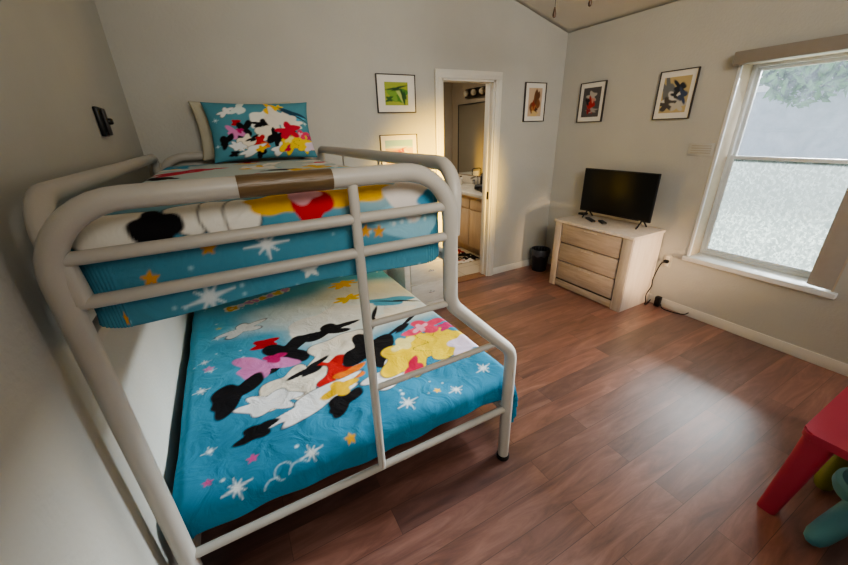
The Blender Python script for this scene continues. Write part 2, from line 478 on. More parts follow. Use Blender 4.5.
# ---- outside the window
struct('ground_outside', box(B(), (W + TR, -18, -.4), (W + 12, 14, -.25)), mat('outside_ground', (150, 156, 140), .9, .15, 3))
struct('wall_outside', box(B(), (W + 10, -18, -.25), (W + 10.2, 14, 2.3)), mat('hazy_render', (202, 210, 232), .9, .05, 2, .2, 30))
tr = thing('leafy_tree', 'pale green leafy tree outside behind the misted window, beyond the upper pane', 'tree', (W + 8.6, -1.9, -.25))
obj('trunk', tube(B(), spline([(W + 8.6, -1.9, -.25), (W + 8.7, -1.8, 1.0), (W + 8.6, -1.6, 2.9)]), .13, 10), mat('bark', (96, 84, 70), .9, .2, 20), tr)
b = B(); rr = random.Random(3)
for i in range(6500):
    t = Vector((rr.gauss(0, 1), rr.gauss(0, 1), rr.gauss(0, 1))).normalized() * (rr.random() ** .5)
    c = Vector((W + 8.6 + t.x * 1.0, -.5 + t.y * 3.2, 3.05 + t.z * 1.15 + .16 * math.sin(t.y * 11)))
    q = Quaternion((rr.gauss(0, 1), rr.gauss(0, 1), rr.gauss(0, 1), rr.gauss(0, 1))).normalized()
    l = rr.uniform(.09, .16)
    vs = [b.verts.new(c + q @ Vector(p)) for p in ((-l, 0, 0), (0, -l * .45, .02), (l, 0, 0), (0, l * .45, .02))]
    b.faces.new(vs)
obj('foliage', b, mat('leaf_green', (96, 140, 96), .7, .25, 6), tr, smooth=False)

# ---- vertical blind
vb = thing('vertical_blind', 'vertical blind on the window with grey vanes stacked at one side under its headrail', 'blind', (W - .03, -2.1, WZ0))
obj('headrail', box(B(), (W - .085, WY0 - .04, 1.972), (W - .004, WY1 + .022, 2.052), .004), HEADR, vb)
for k in range(9):
    y = -2.405 - .0055 * k
    M = Matrix.Translation((W - .0, y, 0)) @ Matrix.Rotation(math.radians(78), 4, 'Z')
    bm = B()
    pts = [(-.0445 + .089 * i / 6, .006 * (1 - ((i - 3) / 3) ** 2)) for i in range(7)]
    ou = [Vector((px, py + .0006, .548)) for px, py in pts] + [Vector((px, py - .0006, .548)) for px, py in pts[::-1]]
    prism(bm, [M @ p for p in ou], (0, 0, 1.975 - .548))
    obj('vane', bm, VANE, vb)

# ------------------------------------------------------------------ bunk bed
BY = -2.066
R1, R2, R3 = .0275, .0165, .0155
bed = thing('bunk_bed', 'white tubular metal twin over full bunk bed against the left wall', 'bunk bed', (.7, -1.05, 0))
ZT = 1.497
def end_path(y):
    return fillet([(.063, y, 0.012), (.063, y, ZT), (1.092, y, ZT), (1.094, y, 1.0), (1.423, y, .67), (1.423, y, 0.012)], [.17, .17, .10, .11], 10)
obj('end_frame', tube(B(), end_path(BY), R1, 18), WHITE, bed)
obj('end_frame', tube(B(), end_path(-.055), R1, 18), WHITE, bed)
for y in (BY, -.055):
    for z in (1.376, 1.27):
        obj('guard_bar', tube(B(), [(.063, y, z), (1.093, y, z)], R2, 12), WHITE, bed)
    obj('bottom_bar', tube(B(), [(.063, y, .338), (1.423, y, .338)], R2, 12), WHITE, bed)
obj('ladder_rail', tube(B(), [(.757, BY - .004, .338), (.757, BY - .004, ZT)], R3, 12), WHITE, bed)
obj('rung', tube(B(), [(.757, BY - .004, 1.012), (1.094, BY, 1.006)], .0125, 12), WHITE, bed)
obj('rung', tube(B(), [(.757, BY - .004, .742), (1.345, BY, .742)], .0125, 12), WHITE, bed)
for x in (.068, 1.127):
    s = -1 if x < .5 else 1
    p = fillet([(x - s*.02, -2.06, 1.27), (x, -2.05, ZT + .008), (x, -.165, ZT + .008), (x, -.165, 1.17)], [.14, .07], 10)
    g = obj('guard_rail', tube(B(), p, .0255, 16), WHITE, bed)
    for y in (-.75, -1.35) if s > 0 else ():
        obj('rail_post', tube(B(), [(x, y, 1.17), (x, y, ZT)], .006, 8), WHITE, g)
    obj('side_rail', box(B(), (x - .016, -2.045, 1.15), (x + .016, -.07, 1.18), .004), WHITE, bed)
for x in (.063, 1.423):
    obj('side_rail', box(B(), (x - .014, -2.045, .30), (x + .014, -.07, .335), .004), WHITE, bed)
    for y in (BY, -.055):
        obj('foot_cap', lathe(B(), [(0, 0), (.03, 0), (.032, .004), (.032, .024), (.028, .028)], (x, y, 0), 18), RUBBER, bed)
b = B()
for k in range(9):
    y = -.2 - k * .21
    box(b, (.11, y - .02, .322), (1.41, y + .02, .334))
obj('slats', b, WHITE, bed)
b = B()
for k in range(9):
    y = -.2 - k * .21
    box(b, (.09, y - .02, 1.166), (1.10, y + .02, 1.178))
obj('slats', b, WHITE, bed)
# brown worn strip wrapped on the top tube
tape = mat('brown_tape', (112, 92, 66), .3, .25, 14, .15, 40, stretch=(.6, 6, 6))
o = obj('worn_strip', tube(B(), [(.462, BY, ZT), (.70, BY, ZT)], R1 + .0012, 18), tape, bed)
o['label'] = 'brown worn strip on the white top tube'

# ------------------------------------------------------------------ mattresses
put(obj('mattress', box(B(), (.125, -2.0, 1.182), (1.065, -.09, 1.415), .04, 4), MATTR), 'pale mattress under the printed blue cover on the top bunk', 'mattress')
put(obj('mattress', box(B(), (.115, -1.995, .34), (1.40, -.09, .455), .03, 4), DARKCL), 'dark edged mattress under the printed blue cover on the bottom bunk', 'mattress')

# ------------------------------------------------------------------ duvets
def drape(x0, x1, y0, y1, zt, r, hl, hr, hn, step, flare=0.0, puff=.012, wr=.004, seed=0, hem=.012, fa=.010):
    """cloth over a rounded slab: hangs left hl, right hr, near end hn, flat at the far end. returns points, cloth coords, dims"""
    A = r * PI / 2
    U = np.arange(x0 - (hl + A - r) if hl else x0, x1 + (hr + A - r) + 1e-6, step)
    V = np.arange(y0 - (hn + A - r), y1 + 1e-6, step)
    nx, ny = len(U), len(V)
    X, Y = [a.ravel() for a in np.meshgrid(U, V, indexing='ij')]
    cx = np.clip(X, x0 + r, x1 - r); cy = np.clip(Y, y0 + r, 1e9)
    ox, oy = X - cx, Y - cy
    # measured from the flat part: scale so that the arc starts at the flat edge
    d = np.maximum(np.abs(ox), np.abs(oy)); n = (np.abs(ox)**3.2 + np.abs(oy)**3.2) ** (1/3.2) + 1e-9
    dx, dy = ox / n, oy / n
    ang = np.clip(d / r, 0, PI / 2)
    hor = r * np.sin(ang); drop = r * (1 - np.cos(ang))
    ex = np.clip(d - A, 0, None)
    hor = hor + flare * (dx > .3) * ex * (1 + .5 * np.sin(9 * (X + Y)))
    drop = drop + ex
    # folds of hanging cloth and puckers on the top
    fold = np.where(ex > 0, np.sin((X * np.abs(dy) + Y * np.abs(dx)) * 26 + seed) * fa * np.clip(ex / .12, 0, 1), 0)
    hor = hor + fold
    wave = wob(X, Y, 9, seed) * puff + wob(X + .3, Y, 24, seed + 5) * wr
    top = 1 - np.clip(d / A, 0, 1)
    px = cx + dx * (hor + wave * (1 - top) * .6); py = cy + dy * (hor + wave * (1 - top) * .6)
    pz = zt - drop + wave * top
    edge = hem * np.sin((X + Y) * 7 + seed) * np.clip(ex / .1, 0, 1)
    return np.stack([px, py, pz + edge], 1), X, Y, nx, ny

BLUE = L3(56, 136, 170)
# --- bottom duvet
P, X, Y, nx, ny = drape(.032, 1.525, -2.022, -.10, .482, .055, .09, .315, .07, .006, .10, .013, .0045, 2)
base = np.tile(BLUE, (len(X), 1))
t = sst((Y + 2.0) / 1.6)[:, None]; base = base * (1 - t) + L3(100, 186, 214)[None] * t  # base lightens towards the head: brighter light there put into the colour
pr = Print(X, Y, base, .008)
pr.blob((1.12, -.88), .58, .42, (236, 240, 232), .1, .08, 5, .4, .95, soft=.22)
pr.blob((.62, -.70), .34, .18, (228, 238, 234), .3, .1, 4, .2, .7, soft=.16)
rg = random.Random(11)
for i in range(46):
    c = (rg.uniform(.06, 1.45), rg.uniform(-2.05, -.3))
    pr.dot(c, rg.uniform(.004, .009), (214, 238, 244), .8)
# pastel lettering-like strip near the head, worn beyond reading
for (x, y), rgb, s in (((.283, -.425), (238, 190, 60), .040), ((.345, -.405), (226, 214, 236), .022), ((.405, -.385), (222, 160, 206), .032), ((.452, -.37), (232, 150, 196), .03), ((.50, -.352), (240, 206, 96), .032), ((.555, -.34), (214, 172, 220), .03), ((.61, -.325), (240, 214, 110), .034), ((.67, -.31), (226, 166, 208), .03)):
    pr.blob((x, y), s * 1.25, s * 1.35, (240, 238, 222), .4, .1, 4, x * 20); pr.blob((x, y), s * .95, s, rgb, .4, .22, 3, x * 30)
pr.blob((.283, -.425), .018, .012, (236, 226, 170), .4, .1, 3)
# cluster of loose abstract colour patches
def cluster(pr, T, S, lines=True):
    ln = .004 * S if lines else None
    def bl(c, rx, ry, rgb, ang=0., w=.16, k=3, ph=0., line=None):
        pr.blob(T(c), rx * S, ry * S, rgb, ang, w, k, ph, 1.0, line=line)
    bl((.335, -.80), .13, .055, (240, 240, 236), .5, .30, 5, 1.2, ln)
    bl((.86, -.98), .30, .16, (240, 238, 228), .2, .14, 5, 2.2)
    bl((.44, -1.06), .075, .055, (190, 30, 44), .3, .2, 4, .3)
    bl((.53, -1.22), .17, .10, (26, 24, 28), .9, .34, 4, 2.0)
    bl((.40, -1.29), .15, .085, (224, 140, 196), -.3, .34, 3, .8)
    bl((.47, -1.24), .055, .04, (196, 44, 110), .2, .25, 3, .8)
    bl((.26, -1.46), .15, .072, (24, 22, 26), .75, .30, 3, 2.6)
    bl((.80, -1.10), .17, .062, (24, 22, 26), .1, .32, 5, 1.0)
    bl((.80, -1.33), .19, .13, (242, 232, 214), .5, .16, 4, .5, ln)
    bl((.70, -1.52), .14, .085, (204, 42, 40), .9, .24, 5, 1.9)
    bl((.78, -1.60), .10, .05, (236, 128, 44), .5, .26, 4, .6)
    bl((.95, -1.44), .15, .13, (22, 20, 24), .6, .30, 4, 3.2)
    bl((.52, -1.53), .17, .12, (244, 234, 216), .4, .16, 5, 2.8, ln)
    bl((.62, -1.44), .10, .035, (26, 24, 28), .5, .36, 3, .2)
    bl((.40, -1.60), .13, .07, (240, 240, 240), -.1, .2, 6, 1.1, ln)
    bl((.60, -1.70), .22, .065, (240, 240, 240), .35, .18, 5, .1, ln)
    bl((.33, -1.765), .085, .04, (24, 22, 26), .3, .2, 4, .9)
    bl((.70, -1.78), .10, .048, (24, 22, 26), .5, .26, 3, 2.4)
    bl((.71, -1.68), .09, .045, (240, 192, 40), .3, .24, 4, 1.7)
    bl((1.02, -1.68), .20, .085, (238, 236, 234), .4, .2, 5, 1.3, ln)
    bl((1.17, -1.58), .25, .13, (246, 208, 46), .5, .18, 6, 2.2, ln)
    bl((1.36, -1.60), .15, .15, (248, 214, 58), .2, .22, 7, .6, ln)
    bl((1.14, -1.49), .09, .045, (250, 232, 150), .5, .2, 4, 2.2)
    bl((1.10, -1.70), .07, .04, (206, 40, 80), .9, .26, 3, .4)
    bl((1.34, -1.38), .14, .065, (232, 74, 110), .2, .32, 4, 1.4)
    bl((1.31, -1.38), .06, .03, (246, 176, 196), .5, .3, 4, 2.4)
    bl((1.23, -1.30), .14, .022, (26, 24, 30), .6, .42, 3, 1.0)
    bl((1.26, -1.13), .15, .09, (240, 236, 222), .2, .2, 5, .3)
    bl((1.10, -1.12), .14, .018, (26, 24, 30), 1.1, .4, 2, 1.0)
    bl((1.30, -.93), .16, .065, (96, 176, 206), -.25, .2, 3, .2)
    bl((1.35, -.96), .13, .012, (30, 34, 46), -.5, .4, 2, .2)
    bl((1.45, -1.66), .12, .075, (232, 214, 234), .6, .2, 4, .7)
    bl((1.46, -1.44), .06, .04, (206, 60, 120), .6, .25, 4, .7)
    bl((1.10, -.44), .10, .07, (248, 206, 84), .4, .28, 7, .7)
    bl((1.05, -.72), .10, .05, (246, 212, 70), .2, .3, 6, 1.7)
cluster(pr, lambda c: c, 1.0)
for c, r in (((.243, -2.0), .055), ((.507, -1.985), .05), ((.948, -1.94), .06), ((1.19, -1.965), .045), ((.156, -1.77), .03), ((.13, -1.1), .035), ((.12, -1.36), .04), ((.19, -.85), .03), ((1.40, -1.9), .05), ((.16, -1.2), .03)):
    pr.spark(c, r, (236, 244, 246), .2)
for c, r, rgb in (((.303, -1.895), .024, (216, 96, 160)), ((.152, -1.93), .020, (196, 96, 150)), ((.661, -1.995), .026, (232, 176, 60)), ((1.106, -1.93), .02, (236, 186, 70)), ((.15, -1.18), .03, (214, 150, 190)), ((.20, -.72), .02, (200, 200, 130))):
    pr.star(c, r, rgb)
pr.curl((.40, -2.01), .032, .0022, (206, 232, 240), .2, 4.6); pr.curl((.455, -2.035), .04, .0022, (206, 232, 240), .6, 3.0); pr.curl((.36, -2.055), .035, .0022, (206, 232, 240), .9, 3.2)
lowd = grid_mesh('duvet', P, nx, ny, pr.C, PRINTM, None, (.75, -1.05, .12), .008)
put(lowd, 'wide blue printed duvet spread over the bottom bunk', 'duvet')

# --- top duvet
P, X, Y, nx, ny = drape(.074, 1.094, -2.020, -.20, 1.447, .075, .195, .195, .195, .0052, .0, .006, .003, 7, .009, .0015)
base = np.tile(L3(82, 148, 172), (len(X), 1))
pr = Print(X, Y, base, .009)
YE = -2.020 + .075 - .075 * PI / 2          # cloth line where the face turns vertical
def F(x, z): return (x, -2.020 + .075 - (.075 * PI / 2 + (1.447 - .075 - z)))   # cloth point at front height z
def G(x, z):                                                                   # on the rounded shoulder
    a = math.acos(max(-1, min(1, 1 - (1.447 - z) / .075))); return (x, -2.020 + .075 - .075 * a)
# top surface: pale, loosely patterned
pr.blob((.62, -1.0), .62, .95, (214, 222, 214), 0, .1, 5, 1.0, .8, soft=.25)
for i in range(34):
    c = (rg.uniform(.15, 1.05), rg.uniform(-1.8, -.25))
    pr.blob(c, rg.uniform(.05, .14), rg.uniform(.03, .08), rg.choice([(70, 160, 196), (240, 236, 226), (240, 236, 226), (36, 30, 32), (232, 190, 70), (206, 60, 80), (150, 200, 214)]), rg.uniform(0, 3), .25, 4, rg.uniform(0, 6))
pr.blob((.30, -1.62), .16, .05, (30, 26, 28), .1, .25, 3, .5)
# lobes, black patch, yellow wave and red dip along the shoulder
pr.blob(G(.15, 1.43), .10, .07, (236, 232, 222), .2, .10, 4, .4, line=.004)
pr.blob(G(.34, 1.435), .06, .062, (236, 232, 222), 0, .08, 3, .4, line=.004)
pr.blob(G(.405, 1.43), .05, .07, (236, 232, 222), 0, .08, 3, 1.4, line=.004)
pr.blob(G(.46, 1.425), .045, .07, (236, 232, 222), 0, .08, 3, 2.4, line=.004)
pr.blob(G(.262, 1.415), .055, .058, (22, 20, 24), .3, .16, 4, 2.1)
pr.blob(G(.56, 1.44), .085, .05, (236, 184, 42), .05, .10, 5, .4); pr.blob(G(.78, 1.44), .14, .048, (236, 184, 42), .05, .10, 6, 1.4); pr.blob(G(.66, 1.445), .14, .03, (236, 184, 42), 0, .06, 5, 1.4)
pr.blob(G(.648, 1.43), .062, .068, (198, 34, 44), .1, .14, 3, 1.5); pr.blob(G(.636, 1.445), .05, .04, (232, 176, 190), .1, .14, 3, 1.5)
pr.blob((.99, -1.80), .12, .03, (206, 60, 90), .2, .2, 4, .4)
pr.blob(F(.985, 1.34), .15, .07, (146, 196, 214), -.12, .08, 4, .9)
pr.blob(G(.975, 1.415), .09, .075, (228, 220, 214), -.3, .12, 4, .9)
pr.blob(F(1.04, 1.40), .045, .03, (74, 150, 186), .5, .15, 3, .2)
for k in range(5): pr.dot(F(.90 + .03 * k, 1.335 + .004 * (k % 2)), .007, (226, 238, 240), .8)
pr.spark(F(.504, 1.325), .062, (236, 240, 240), .05); pr.spark(F(.332, 1.205), .07, (216, 226, 228), .15)
pr.star(F(.611, 1.222), .032, (222, 228, 224), .4)
for x, z in ((.218, 1.288), (.80, 1.325), (.36, 1.34), (.845, 1.318), (.115, 1.20)): pr.star(F(x, z), .022, (222, 158, 60), .2)
for i in range(26): pr.dot(F(rg.uniform(.12, 1.06), rg.uniform(1.15, 1.36)), rg.uniform(.003, .006), (190, 224, 234), .6)
upd = grid_mesh('duvet', P, nx, ny, pr.C, PRINTM, None, (.6, -1.05, 1.15), .008)
put(upd, 'narrow blue printed duvet hanging behind the bars of the top bunk', 'duvet')

# ------------------------------------------------------------------ pillows
def pillow(name, cx, cy, cz, w, h, th, lean, m, printfn=None, n=70, yaw=0.0):
    """a stuffed pillow standing on its long side, leaning back; closed two-sided mesh"""
    a = np.linspace(-1, 1, n); Uu, Vv = [q.ravel() for q in np.meshgrid(a, a, indexing='ij')]
    pin = 1 - .07 * (1 - Vv**2) * np.abs(Uu)**3; pinv = 1 - .09 * (1 - Uu**2) * np.abs(Vv)**3
    px, pz = Uu * w/2 * pin, Vv * h/2 * pinv
    prof = (np.clip(1 - Uu**4, 0, 1) * np.clip(1 - Vv**4, 0, 1)) ** .55
    prof = prof * (1 + .10 * wob(Uu, Vv, 3.2, 3)) + .03 * wob(Uu, Vv, 9, 4) * (prof > 0)
    pts, cols = [], []
    R = Matrix.Rotation(yaw, 3, 'Z') @ Matrix.Rotation(-lean, 3, 'X')
    for s in (-1, 1):
        q = np.stack([px, s * prof * th / 2, pz], 1) @ np.array(R).T + np.array([cx, cy, cz])
        pts.append(q)
    V = np.concatenate(pts); Fs = []
    N = n * n
    i = np.arange((n-1) * (n-1)); r, c = i // (n-1), i % (n-1); q = r*n + c
    Fs = np.concatenate([np.stack([q, q+n, q+n+1, q+1], 1), N + np.stack([q, q+1, q+n+1, q+n], 1)])
    me = bpy.data.meshes.new(name); basep = np.array([cx, cy, cz - h/2])
    me.from_pydata((V - basep).tolist(), [], Fs.tolist())
    if printfn is not None:
        C = printfn(px, pz); paint(me, np.concatenate([C, C]))
    bm = bmesh.new(); bm.from_mesh(me); bmesh.ops.remove_doubles(bm, verts=bm.verts, dist=.0008); bmesh.ops.recalc_face_normals(bm, faces=bm.faces); bm.to_mesh(me); bm.free()
    me.shade_smooth(); me.materials.append(m)
    o = bpy.data.objects.new(name, me); COL.objects.link(o); o.location = basep; ROOT[o] = Vector(basep)
    return o
def pil_print(px, pz):
    p = Print(px, pz, L3(92, 152, 168), .006)
    cluster(p, lambda c: ((c[0] - .86) * .44 + .03, (c[1] + 1.30) * .27 - .025), .36, True)
    p.blob((-.12, .13), .05, .03, (222, 232, 226), .9, .3, 3, .4); p.blob((.07, .12), .035, .05, (240, 196, 60), .3, .3, 4, .9)
    p.blob((.08, .06), .05, .07, (236, 228, 214), 0, .2, 4, .9); p.blob((.15, .05), .07, .05, (236, 228, 214), .3, .2, 4, 2.9)
    p.blob((.16, -.02), .07, .045, (206, 50, 70), .3, .3, 5, .9); p.blob((.20, .10), .09, .014, (40, 74, 96), -.3, .2, 3, .9)
    for c, r in (((-.27, .06), .02), ((.28, .03), .02), ((-.29, -.1), .016)): p.spark(c, r, (214, 232, 236))
    return p.C
put(pillow('pillow', .735, -.255, 1.640, .665, .385, .13, .30, PRINTM, pil_print, 110, -.02), 'blue printed pillow leaning upright at the head of the top bunk', 'pillow')
put(pillow('pillow', .655, -.115, 1.65, .64, .37, .08, .05, CREAM), 'plain cream pillow standing behind the blue printed pillow', 'pillow')

# ------------------------------------------------------------------ nightstand
ns = thing('nightstand', 'small whitewashed two drawer nightstand between bunk bed and bathroom door', 'nightstand', (1.92, -.22, 0))
nx0, nx1, ny0, ny1, nz = 1.655, 2.226, -.435, -.02, .556
b = B(); box(b, (nx0 + .008, ny0 + .012, 0), (nx0 + .06, ny1, nz - .024), .004); box(b, (nx1 - .06, ny0 + .012, 0), (nx1 - .008, ny1, nz - .024), .004)
box(b, (nx0 + .05, ny0 + .03, .05), (nx1 - .05, ny1, nz - .024)); box(b, (nx0 + .05, ny0 + .016, .03), (nx1 - .05, ny0 + .05, .10), .004)
obj('body', b, NIGHT, ns)
obj('tabletop', box(B(), (nx0, ny0, nz - .024), (nx1, ny1, nz), .006, 3), NIGHT, ns)
for z0, z1 in ((.325, .515), (.112, .305)):
    dr = obj('drawer', box(B(), (nx0 + .066, ny0 + .010, z0), (nx1 - .066, ny0 + .034, z1), .006, 2), NIGHT, ns)
    b = B(); xm, zm = (nx0 + nx1) / 2 - .02, (z0 + z1) / 2 + .01
    tube(b, [(xm, ny0 + .012, zm), (xm, ny0 - .014, zm)], .006, 10); tube(b, [(xm - .028, ny0 - .014, zm), (xm + .028, ny0 - .014, zm)], .0055, 10)
    obj('handle', b, CHROME, dr)

# ------------------------------------------------------------------ dresser
dx0, dx1, dy0, dy1, dz = 3.385, 3.832, -1.374, -.528, .724
dr0 = thing('dresser', 'low washed oak three drawer dresser carrying the television', 'dresser', (3.6, -.95, 0))
obj('tabletop', box(B(), (dx0 - .012, dy0 - .012, dz - .026), (dx1 + .002, dy1 + .012, dz), .004, 2), OAKSIDE, dr0)
for y0, y1 in ((dy0, dy0 + .022), (dy1 - .022, dy1)):
    obj('side_panel', box(B(), (dx0 + .012, y0, 0), (dx1, y1, dz - .027), .002), OAKSIDE, dr0)
for y0, y1 in ((dy0, dy0 + .092), (dy1 - .075, dy1)):
    obj('stile', box(B(), (dx0, y0, 0), (dx0 + .022, y1, dz - .027), .003), OAKS, dr0)
b = B(); box(b, (dx0 + .01, dy0 + .08, .03), (dx0 + .03, dy1 - .07, .085), .002); box(b, (dx0 + .03, dy0 + .03, .03), (dx1 - .005, dy1 - .03, dz - .03))
obj('body', b, mat('dresser_recess', (92, 78, 68), .8, .1, 10), dr0)
obj('plinth', box(B(), (dx0 + .004, dy0 + .0925, .01), (dx0 + .0095, dy1 - .0755, .082), .002), OAKD, dr0)
for z0, z1 in ((.498, .690), (.301, .488), (.098, .291)):
    q = obj('drawer', box(B(), (dx0 + .004, dy0 + .104, z0), (dx0 + .028, dy1 - .087, z1), .003), OAKD, dr0)
    ym = (dy0 + dy1) / 2
    obj('handle', box(B(), (dx0 - .006, ym - .07, z1 - .026), (dx0 + .005, ym + .07, z1 - .016), .003), OAKS, q)

# ------------------------------------------------------------------ television and things on the dresser
tv = thing('television', 'black flat screen television standing on the dresser', 'television', (3.7, -.93, dz))
tx, ty0, ty1, tz0, tz1 = 3.69, -1.305, -.558, .786, 1.212
b = B(); box(b, (tx, ty0, tz0), (tx + .022, ty1, tz1), .004); box(b, (tx + .02, ty0 + .14, tz0 + .05), (tx + .055, ty1 - .14, tz1 - .16), .012, 3)
obj('casing', b, BLACKP, tv)
SCRM = mat('tv_glass', (20, 21, 20), .3, .0, 5, spec=.3)
obj('screen', box(B(), (tx - .0025, ty0 + .009, tz0 + .016), (tx + .002, ty1 - .009, tz1 - .009), .001), SCRM, tv)
obj('logo_plate', box(B(), (tx - .004, ty0 + .07, tz0 + .003), (tx - .0005, ty0 + .10, tz0 + .010), .0005), CHROME, tv)
for y in (-.655, -1.235):
    b = B(); tube(b, [(tx + .012, y, tz0 + .02), (tx - .068, y, dz + .006)], .007, 10); tube(b, [(tx + .012, y, tz0 + .02), (tx + .09, y, dz + .006)], .007, 10)
    obj('foot', b, BLACKP, tv)
def remote(name, c, ang, label, l=.15):
    M = Matrix.Translation((c[0], c[1], dz)) @ Matrix.Rotation(ang, 4, 'Z')
    t = thing(name, label, 'remote control', (c[0], c[1], dz), 'remote controls on the dresser')
    obj('body', box(B(), (-.021, -l/2, .001), (.021, l/2, .018), .006, 3, M), BLACKP, t)
    b = B()
    for i in range(3):
        for j in range(7): lathe(b, [(.004, .0175), (.004, .0195), (0, .0197)], (-.012 + .012*i, -l*.36 + j*l*.11, 0), 8, M)
    obj('buttons', b, mat('grey_button', (70, 70, 72), .5), t)
remote('remote_control', (3.595, -.775), -.55, 'black remote control lying on the dresser, the longer one further from the window', .17)
remote('remote_control', (3.605, -.905), -.6, 'short black remote control on the dresser, the one nearer the window', .125)
sb = thing('streaming_box', 'small flat black box beside the far end of the television', 'media box', (3.75, -.555, dz))
obj('body', box(B(), (3.715, -.60, dz + .002), (3.785, -.522, dz + .024), .008, 3), BLACKP, sb)
obj('indicator', box(B(), (3.713, -.565, dz + .01), (3.716, -.56, dz + .014)), CHROME, sb)

# ------------------------------------------------------------------ waste bin
wb = thing('waste_bin', 'small dark waste bin with a thin liner in the room corner', 'bin', (3.6, -.16, 0))
cx, cy = 3.585, -.175
obj('bin_body', lathe(B(), [(0, .004), (.082, .0), (.086, .01), (.105, .255), (.108, .262), (.1, .262), (.08, .02), (0, .018)], (cx, cy, 0), 32), mat('black_bin', (26, 25, 30), .5, .1, 20), wb)
b = B(); n = 40
lr = []
for rr_, z in ((.1085, .195), (.111, .262), (.106, .272), (.099, .255), (.094, .15)):
    lr.append([b.verts.new((cx + (rr_ + .0015 * math.sin(9*k)) * math.cos(2*PI*k/n), cy + (rr_ + .0015 * math.sin(9*k)) * math.sin(2*PI*k/n), z + (.008 * math.sin(k * 1.3) if z < .2 else 0))) for k in range(n)])
for a_, c_ in zip(lr, lr[1:]):
    for k in range(n): b.faces.new((a_[k], a_[(k+1) % n], c_[(k+1) % n], c_[k]))
obj('liner', b, mat('grey_liner', (74, 74, 80), .35, .1, 30), wb)

# ------------------------------------------------------------------ outlet, plug and cords
ot = thing('wall_outlet', 'white wall outlet by the window sill beside the dresser', 'outlet', (W, -1.455, .38))
obj('plate', box(B(), (W - .006, -1.49, .385), (W, -1.42, .50), .003), mat('outlet_white', (200, 194, 180), .4), ot)
b = B(); box(b, (W - .008, -1.472, .395), (W - .005, -1.438, .435), .002); box(b, (W - .008, -1.472, .45), (W - .005, -1.438, .49), .002); obj('sockets', b, TRIM, ot)
pc = thing('power_lead', 'black power cord plugged into the outlet and trailing down to the floor', 'power lead', (W - .03, -1.42, 0))
obj('plug', box(B(), (W - .04, -1.475, .43), (W - .009, -1.435, .458), .006, 2), BLACKP, pc)
obj('cable', tube(B(), spline([(W - .04, -1.452, .443), (W - .06, -1.43, .41), (W - .055, -1.395, .26), (W - .06, -1.40, .19), (W - .09, -1.395, .13), (W - .12, -1.40, .10), (W - .13, -1.415, .05), (W - .12, -1.41, .012), (W - .07, -1.405, .008), (W - .06, -1.42, .05)]), .005, 8), BLACKP, pc)
ad = obj('power_adapter', box(B(), (W - .062, -1.50, .002), (W - .018, -1.455, .10), .006, 2), BLACKP)
put(ad, 'black power adapter standing on the floor against the baseboard by the dresser', 'adapter')
cb = obj('cable', tube(B(), spline([(W - .04, -1.508, .03), (W - .055, -1.535, .007), (W - .06, -1.60, .007), (W - .045, -1.66, .007), (W - .024, -1.71, .012), (W - .02, -1.74, .04)]), .0045, 8), BLACKP)
put(cb, 'thin black loose cable lying along the floor below the window', 'cable')

